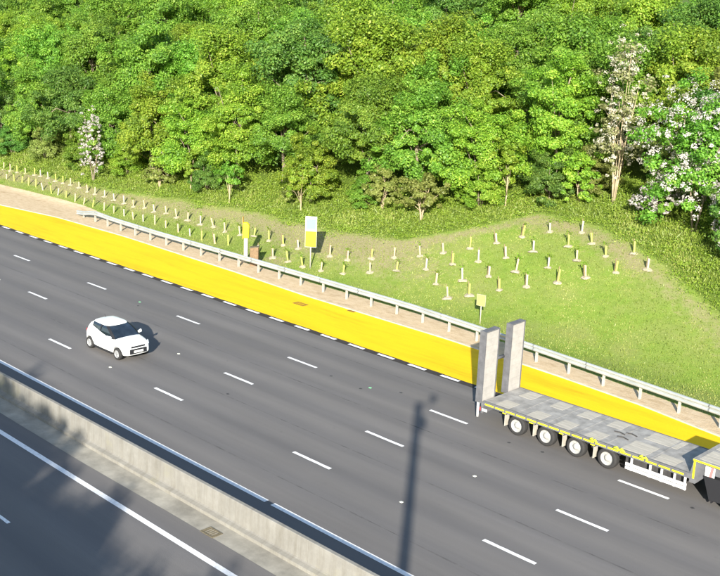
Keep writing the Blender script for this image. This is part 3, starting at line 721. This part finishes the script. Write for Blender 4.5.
# ------------------------------------------------------------------ the white hatchback
def build_car(loc, rz):
    car = thing('hatchback_car', 'small white hatchback car driving in the third lane', 'car', loc, rz)
    WR, WB = .29, 1.17
    ST_ = [(-1.735, .48, .42, .68, .76), (-1.70, .60, .34, .78, .90), (-1.58, .73, .28, .90, .98), (-1.25, .80, .21, .92, .96), (-.5, .815, .19, .915, .95), (.3, .815, .19, .90, .95),
           (.80, .81, .19, .885, .96), (1.15, .79, .20, .835, .92), (1.42, .755, .21, .79, .87), (1.60, .70, .22, .735, .80), (1.70, .62, .24, .68, .72), (1.735, .54, .29, .62, .655)]
    rings = []
    for x, w, zb, zs, zt in ST_:
        zm = zb+(zs-zb)*.45
        half = [(w*.88, zb), (w*.985, zb+.08), (w, zm), (w*.985, zs-.14*(zs-zb)/.7), (w*.93, zs), (w*.72, zs+(zt-zs)*.6), (w*.35, zt)]
        rings.append([(x, -y, z) for y, z in half]+[(x, y, z) for y, z in half[::-1]])
    k = len(rings[0]); v = [p for r in rings for p in r]
    f = [(i*k+j, i*k+(j+1) % k, (i+1)*k+(j+1) % k, (i+1)*k+j) for i in range(len(rings)-1) for j in range(k)]
    f += [tuple(range(k)), tuple((len(rings)-1)*k+j for j in range(k))]
    tmp = MB().add(v, f).obj('body', M['white'], None, True)
    sb = tmp.modifiers.new('s', 'SUBSURF'); sb.levels = sb.render_levels = 2
    cut = MB()
    for sx in (-1, 1):
        for sy in (-1, 1):
            n = 24; xw = sx*WB
            vv = [(xw+(WR+.055)*math.cos(2*math.pi*q/n), sy*yy, WR+(WR+.055)*math.sin(2*math.pi*q/n)) for yy in (.56, 1.2) for q in range(n)]
            cut.add(vv, [(q, (q+1) % n, n+(q+1) % n, n+q) for q in range(n)]+[tuple(range(n))[::-1], tuple(range(n, 2*n))])
    co = cut.obj('cutter', M['black'])
    bo = tmp.modifiers.new('b', 'BOOLEAN'); bo.object = co; bo.operation = 'DIFFERENCE'; bo.solver = 'EXACT'
    dg = bpy.context.evaluated_depsgraph_get(); me = bpy.data.meshes.new_from_object(tmp.evaluated_get(dg)); me.name = 'body'
    bpy.data.objects.remove(tmp); bpy.data.objects.remove(co)
    body = link('body', me, car)
    # greenhouse: levels of (z, front x, rear x, half width)
    LV = [(.90, .96, -1.63, .745), (1.08, .71, -1.55, .70), (1.24, .43, -1.42, .645), (1.355, .18, -1.24, .575)]
    def outline(z, xf, xr, hw, grow=0.):
        xb, xc = -.32, -1.02-(z-.9)*.05
        P = [(xf+grow, 0), (xf-.02+grow, .5*hw), (xf-.09+grow*.7, .86*hw+grow), (xf-.20, hw+grow), (xb+.04, hw*1.01+grow), (xb-.04, hw*1.01+grow), (xc, hw*.985+grow), (xr+.12, .88*hw+grow), (xr+.02-grow, .5*hw), (xr-grow, 0)]
        return [(x, y, z) for x, y in P]
    G = [outline(*l) for l in LV]; GW = [outline(*l, grow=.012) for l in LV]
    def patch(nm, i0, i1, m, side, g=G, l0=0, l1=3):
        mb = MB(); s = side
        for l in range(l0, l1):
            for i in range(i0, i1):
                q = [g[l][i], g[l][i+1], g[l+1][i+1], g[l+1][i]]
                mb.add([(x, y*s, z) for x, y, z in q], [(0, 1, 2, 3)])
        return mb.obj(nm, m, car, True)
    def both(nm, i0, i1, m):
        mb = MB()
        for s in (-1, 1):
            for l in range(3):
                for i in range(i0, i1):
                    q = [G[l][i], G[l][i+1], G[l+1][i+1], G[l+1][i]]
                    mb.add([(x, y*s, z) for x, y, z in q], [(0, 1, 2, 3)])
        return mb.obj(nm, m, car, True)
    both('windscreen', 0, 2, M['glass']); both('rear_window', 7, 9, M['glass'])
    for s in (-1, 1):
        patch('side_window', 3, 4, M['glass'], s); patch('side_window', 5, 6, M['glass'], s)
        patch('door_pillar', 4, 5, M['black'], s, GW); patch('windscreen_pillar', 2, 3, M['black'], s, GW); patch('rear_pillar', 6, 7, M['white'], s, GW)
        # body-coloured sweep that closes the rear side window
        MB().add([(-1.07, s*.770, .895), (.68, s*.775, .90), (-.10, s*.752, 1.00), (-1.07, s*.702, 1.20)], [(0, 1, 2, 3)]).obj('window_sweep', M['white'], car)
    top = MB(); z, xf, xr, hw = LV[-1]; rg = []
    for zz, sh in ((1.35, 1.03), (1.395, .99), (1.435, .90), (1.465, .72), (1.48, .42)):
        o = outline(zz, xf, xr, hw); cx = (xf+xr)/2
        rg.append([((x-cx)*sh+cx, y*sh, zz-(.02*((x-cx)/.8)**2 if zz > 1.4 else 0)) for x, y, _ in o]+[((x-cx)*sh+cx, -y*sh, zz-(.02*((x-cx)/.8)**2 if zz > 1.4 else 0)) for x, y, _ in o[-2:0:-1]])
    kk = len(rg[0]); top.add([p for r in rg for p in r], [(i*kk+j, i*kk+(j+1) % kk, (i+1)*kk+(j+1) % kk, (i+1)*kk+j) for i in range(len(rg)-1) for j in range(kk)]+[tuple((len(rg)-1)*kk+j for j in range(kk))])
    ro = top.obj('roof', M['white'], car, True); s_ = ro.modifiers.new('s', 'SUBSURF'); s_.levels = s_.render_levels = 1
    MB().tube([(-.95, .0, 1.46), (-1.05, 0, 1.60)], .008, 5).obj('aerial', M['black'], car)
    # front
    MB().prism([(1.62, .32), (1.772, .32), (1.770, .555), (1.60, .57)], -.46, .46).obj('lower_grille', M['black'], car, bevel=.03)
    MB().prism([(1.55, .61), (1.756, .61), (1.740, .685), (1.55, .69)], -.38, .38).obj('upper_grille', M['black'], car, bevel=.012)
    MB().box(1.773, 1.787, -.25, .25, .385, .485).obj('number_plate', M['plate_w'], car)
    for s in (-1, 1):
        MB().add([(1.735, s*.46, .66), (1.665, s*.655, .66), (1.50, s*.745, .76), (1.50, s*.68, .82), (1.64, s*.50, .76)], [(0, 1, 2, 3, 4)]).obj('headlight', M['lamp'], car)
        MB().lathe_y([(.001, 0), (.05, 0), (.06, .03), (.001, .03)], 12, (0, 0, 0)).obj('fog_light', M['lamp'], car, True, (1.60, s*.58, .40))
        m_ = MB().add([(.62, s*.74, .92), (.70, s*.74, .92), (.70, s*.93, .95), (.58, s*.93, .95), (.60, s*.74, 1.0), (.66, s*.74, 1.0), (.66, s*.93, 1.07), (.56, s*.93, 1.07)], [(0, 1, 2, 3), (4, 5, 6, 7), (0, 1, 5, 4), (1, 2, 6, 5), (2, 3, 7, 6), (3, 0, 4, 7)]).obj('door_mirror', M['white'], car, bevel=.02)
        for hx in (-.18, -.92): MB().box(hx-.09, hx+.09, s*.815-.012, s*.815+.012, .76, .785).obj('door_handle', M['chrome'] if 0 else M['white'], car, bevel=.008)
        MB().box(-1.70, -1.62, s*.58-.05, s*.58+.05, .66, .86).obj('tail_light', M['red'], car, bevel=.02)
        for xx in (-WB, WB): wheel(car, xx, s*.73, WR, WR, .17, M['rim'], s, 'car')
        MB().box(-.78, .78, s*.80-.02, s*.80+.015, .19, .24).obj('sill', M['black'], car)
    for xx in (-.34, .62):
        for s in (-1, 1): MB().box(xx-.006, xx+.006, s*.818-.006, s*.818, .28, .86).obj('door_gap', M['black'], car)
    return car
build_car((-40.98, 25.83, 0), R(.5))

# ------------------------------------------------------------------ low-loader trailer with raised ramps
def build_trailer():
    t = thing('low_loader_trailer', 'empty grey four-axle low-loader trailer with two raised ramps', 'trailer', (-19.2, 33.28, 0), R(-.2))
    Y0, Y1, Z = -1.275, 1.275, .97
    XR, XF = -4.55, 4.55
    MB().box(XR, XF, Y0+.06, Y1-.06, Z-.12, Z).obj('deck', M['deck'], t)
    for y in (Y0, Y1-.06): MB().box(XR, XF, y, y+.06, Z-.19, Z+.012).obj('side_rail', M['frame'], t)
    # pale timber boards let into the deck over the axles, and the larger ones ahead of them
    def boards(x0, x1, y0, y1, nb):
        w = (y1-y0)/nb
        for k in range(nb): MB().box(x0+random.uniform(-.015, .015), x1+random.uniform(-.015, .015), y0+k*w+.002, y0+(k+1)*w-.002, Z-.02, Z+.006+random.uniform(0, .003)).obj('deck_board', M['board'], t)
    for x in (-3.66, -2.15, -.84, .50):
        boards(x-.33, x+.33, -1.19, -.42, 3); boards(x-.31, x+.31, .38, 1.15, 3)
    boards(1.75, 2.72, -1.14, -.10, 6); boards(1.85, 3.2, .32, 1.19, 5)
    boards(3.05, 3.85, -1.14, -.45, 4)
    for x in (-2.9, -1.5, -.17, 1.15, 2.95): MB().box(x-.035, x+.035, Y0+.07, Y1-.07, Z+.002, Z+.010).obj('cross_rib', M['deck'], t)
    for x, y in ((.95, .05), (1.3, -.3), (1.35, .25)): MB().tube([(x-.22, y, Z+.02), (x, y+.05, Z+.03), (x+.25, y-.02, Z+.02)], .022, 6).obj('lashing_chain', M['dark_frame'], t)
    for y in (-.35, .35): MB().box(XR+.1, XF, y-.08, y+.08, .48, Z-.12).obj('chassis_beam', M['dark_frame'], t)
    # axles
    for k, x in enumerate((-2.87, -1.48, -.12, 1.25)):
        MB().tube([(x, -1.0, .41), (x, 1.0, .41)], .06, 10).obj('axle', M['dark_frame'], t)
        for s in (-1, 1):
            wheel(t, x, s*1.10, .405, .405, .30, M['white_rim'], s, 'truck')
            MB().box(x-.60, x-.575, s*1.08-.14, s*1.08+.14, .22, .74).obj('mudflap', M['board'] if s < 0 else M['black'], t)
            MB().prism([(x-.56+.0, .72), (x-.40, .825), (x+.40, .825), (x+.56, .72), (x+.54, .70), (x+.39, .80), (x-.39, .80), (x-.54, .70)], s*1.10-.16, s*1.10+.16).obj('mudguard', M['black'], t)
    MB().box(1.9, 4.3, -1.0, 1.0, .45, Z-.13).obj('undercarriage', M['dark_frame'], t)
    # side guard with white planks, conspicuity tape, rear lamps
    for s in (-1, 1):
        y = s*1.255
        for z in (.30, .44): MB().box(2.05, 4.45, y-.02, y+.02, z, z+.11).obj('side_guard', M['guard'], t)
        for x in (2.3, 3.05, 3.5, 4.0, 4.4): MB().box(x-.04, x+.04, y-.045, y-.021, .30, Z-.19).obj('guard_bracket', M['guard'], t) if s < 0 else None
        for a in np.arange(XR+.1, XF-.5, .52):
            MB().box(a, a+.44, s*1.278-.003, s*1.278+.003, Z-.135, Z-.075).obj('reflective_tape', M['tape'], t)
        for x in (-3.5, -2.2, -.8, .6): MB().box(x-.08, x+.08, s*1.20-.04, s*1.20+.04, .72, .78).obj('strap_winch', M['tape'], t)
    for x, q in ((1.75, .22), (2.75, .16), (.66, .14)):
        MB().tube([(x-q, -1.30, Z-.02), (x-q*.4, -1.31, Z+.04), (x, -1.30, Z-.05), (x+q*.5, -1.31, Z+.03), (x+q, -1.30, Z-.06)], .045, 7).obj('coiled_strap', M['strap'], t, True)
    MB().box(XR-.12, XR, -1.27, 1.27, .42, .90).obj('rear_beam', M['frame'], t, bevel=.02)
    for s in (-1, 1):
        MB().box(XR-.18, XR-.121, s*1.0-.22, s*1.0+.22, .50, .66).obj('rear_lamp', M['red'], t)
        MB().box(XR-.02, XR+.22, s*1.285-.02, s*1.285+.02, .55, .66).obj('lamp_bracket', M['guard'], t)
    # two raised ramps
    for y in (-.84, .90):
        r = thing_part('ramp', t); r.location = (XR-.12, y, .86); r.rotation_euler = (R(1.6), R(1.5), 0)
        L, w = 3.06, .455
        MB().box(-.015, .02, -w+.06, w-.06, .03, L-.05).obj('tread_plate', M['ramp_plate'], r)
        for s in (-1, 1): MB().box(-.27, .035, s*(w-.03)-.03, s*(w-.03)+.03, 0, L).obj('ramp_side', M['frame'], r)
        MB().box(-.245, .03, -w+.06, w-.06, L-.05, L+.0).obj('ramp_tip', M['frame'], r)
        MB().box(-.27, -.245, -w+.06, w-.06, .1, L-.1).obj('ramp_back', M['frame'], r)
        for z in np.arange(.3, 2.8, .3): MB().box(.02, .032, -w+.07, w-.07, z, z+.02).obj('tread_bar', M['ramp_plate'], r)
        for z in np.arange(.35, 2.9, .42): MB().box(-.24, .0, -w-.010, -w-.002, z, z+.035).obj('stiffener', M['frame'], r)
        MB().tube([(-.40, w*.6, .9), (-.33, w*.2, 1.9)], .05, 8).obj('lift_ram', M['guard'], r, True)
        MB().tube([(-.40, w*.6, -.1), (-.54, w*.6, .9)], .035, 8).obj('ram_rod', M['chrome'], r, True)
    MB().tube([(XR-.38, -.40, 2.45), (XR-.38, .44, 2.45)], .07, 10).obj('cross_tube', M['frame'], t, True)
    MB().tube([(XR-.30, -1.2, .2), (XR-.30, -1.2, .95)], .06, 8).obj('support_leg', M['guard'], t, True)
    MB().tube([(XR-.30, 1.2, .2), (XR-.30, 1.2, .95)], .06, 8).obj('support_leg', M['guard'], t, True)
    # gooseneck
    G0, G1, GZ = 4.66, 9.0, 1.52
    MB().prism([(4.50, .62), (4.72, .62), (5.2, 1.15), (G1, 1.15), (G1, GZ-.02), (4.60, GZ-.02), (4.50, Z+.02)], -1.20, 1.20).obj('gooseneck', M['frame'], t)
    MB().box(4.58, G1+.02, -1.27, 1.27, GZ-.02, GZ+.03).obj('upper_deck', M['deck'], t)
    for x in (4.75, 6.1, 7.5):
        for y in (-1.12, .1):
            for k in range(4): MB().box(x, x+1.15, y+k*.25+.005, y+k*.25+.245, GZ+.02, GZ+.037).obj('deck_board', M['board'], t)
    for s in (-1, 1):
        MB().box(4.60, G1, s*1.278-.004, s*1.278+.004, GZ-.04, GZ+.022).obj('reflective_tape', M['tape'], t)
        MB().box(4.60, 4.67, s*1.21-.004, s*1.21+.004, .80, GZ-.05).obj('reflective_tape', M['tape'], t)
    mk = MB().box(5.05, 5.40, -1.24, -1.22, 1.0, 1.42).obj('marker_board', M['guard'], t)
    for k in range(1):
        a = 5.20; MB().add([(a, -1.243, .99), (a+.10, -1.243, .99), (a+.16, -1.243, 1.43), (a+.06, -1.243, 1.43)], [(0, 1, 2, 3)]).obj('red_stripe', M['faded_red'], mk)
    return t
def thing_part(name, parent):
    o = link(name, MB().tube([(-.3, -.38, 0), (-.3, .38, 0)], .045, 10).mesh(name, M['frame'], True), parent); return o
build_trailer()

# tractor unit pulling it, mostly beyond the right edge of the picture
def build_tractor():
    t = thing('tractor_unit', 'lorry tractor unit coupled to the low-loader, black rear wheels', 'lorry', (-13.2, 33.28, 0), R(-.2))
    MB().box(-.9, 5.4, -.45, .45, .62, .92).obj('chassis', M['dark_frame'], t)
    for x in (.1, 1.45, 4.6):
        for s in (-1, 1):
            wheel(t, x, s*1.05, .51, .51, .36 if x < 4 else .30, M['rim'], s, 'truck')
            n = 9; arc = [(x+.60*math.cos(R(8+164*k/n)), .51+.60*math.sin(R(8+164*k/n))) for k in range(n+1)]
            arc += [(x+.57*math.cos(R(8+164*k/n)), .51+.57*math.sin(R(8+164*k/n))) for k in range(n, -1, -1)]
            MB().prism(arc, s*1.06-.22, s*1.06+.22).obj('mudguard', M['black'], t)
    MB().box(-.62, -.58, -1.28, -.82, .16, 1.05).obj('mudflap', M['black'], t); MB().box(-.62, -.58, .82, 1.28, .16, 1.05).obj('mudflap', M['black'], t)
    for s in (-1, 1): MB().prism([(-.98, 1.06), (.75, 1.12), (.75, .62), (.2, .30), (-.68, .24)], s*1.27-.015, s*1.27+.015).obj('wheel_cover', M['black'], t)
    MB().box(2.3, 3.8, -1.2, -.6, .45, .95).obj('fuel_tank', M['rim'], t, bevel=.08)
    MB().prism([(3.25, .95), (5.55, .55), (5.6, 1.6), (5.35, 2.9), (5.0, 3.35), (3.25, 3.35)], -1.24, 1.24).obj('cab', M['white'], t, bevel=.08)
    MB().add([(5.595, -1.05, 1.75), (5.595, 1.05, 1.75), (5.40, 1.0, 2.75), (5.40, -1.0, 2.75)], [(0, 1, 2, 3)]).obj('windscreen', M['glass'], t)
    for s in (-1, 1): MB().box(4.3, 5.2, s*1.245-.004, s*1.245+.004, 1.75, 2.6).obj('side_window', M['glass'], t)
    return t
build_tractor()

# ------------------------------------------------------------------ the mast the picture was taken from: its shadow lies on the road
t = thing('camera_mast', 'tall camera mast whose shadow lies across the lanes', 'mast', (-.68, -.10, 0))
MB().tube([(0, 0, -.2), (0, 0, 8), (0, 0, 15.35)], [.21, .185, .165], 16).obj('pole', M['mast'], t, True)
MB().box(.05, .40, -.12, .12, 14.35, 14.85).obj('junction_box', M['mast'], t, bevel=.02)
MB().tube([(0, 0, 15.2), (.36, .02, 15.45), (.68+.10, -.08, 15.55)], .034, 8).obj('bracket_arm', M['mast'], t, True)
hd = Vector((.68, .10, CAM_H))-fw*.16
MB().tube([hd+fw*.06, hd-fw*.22], [.165, .165], 16).obj('camera_housing', M['mast'], t, True)

# trees behind the mast, whose shadows fall over the opposite carriageway
NEARV = [(-8.09, -13.5, 5, 0.55, 1.35), (-12.77, -12, 3, 0.62, 1.329), (-11.75, -10, 3, 0.72, 1.264), (-6.69, -15.5, 5, 0.75, 1.212), (-10.96, -16, 3, 0.95, 1.354), (-6.29, -10, 3, 0.58, 1.09), (-2.43, -12.5, 3, 0.58, 1.143), (-2.82, -10, 5, 0.5, 0.982), (-9.76, -8.5, 3, 0.7, 1.008), (-12.87, -8.2, 3, 0.7, 0.991), (1.35, -12, 3, 0.7, 1.077), (-15.04, -9, 1, 0.9, 1.419), (-0.71, -15.5, 3, 0.8, 1.136), (-18.85, -13, 3, 1.2, 1.293), (-25.62, -14, 5, 1.2, 1.234)]
for i, (x, y, k, sc, sz) in enumerate(NEARV):
    tree(k, M['leaf_mid'], (x, y, H(x, y)-.05), sc, i*1.3, 'tree on the near verge whose shadow darkens the opposite lanes', 'trees on the near verge behind the camera mast', sz=sz)
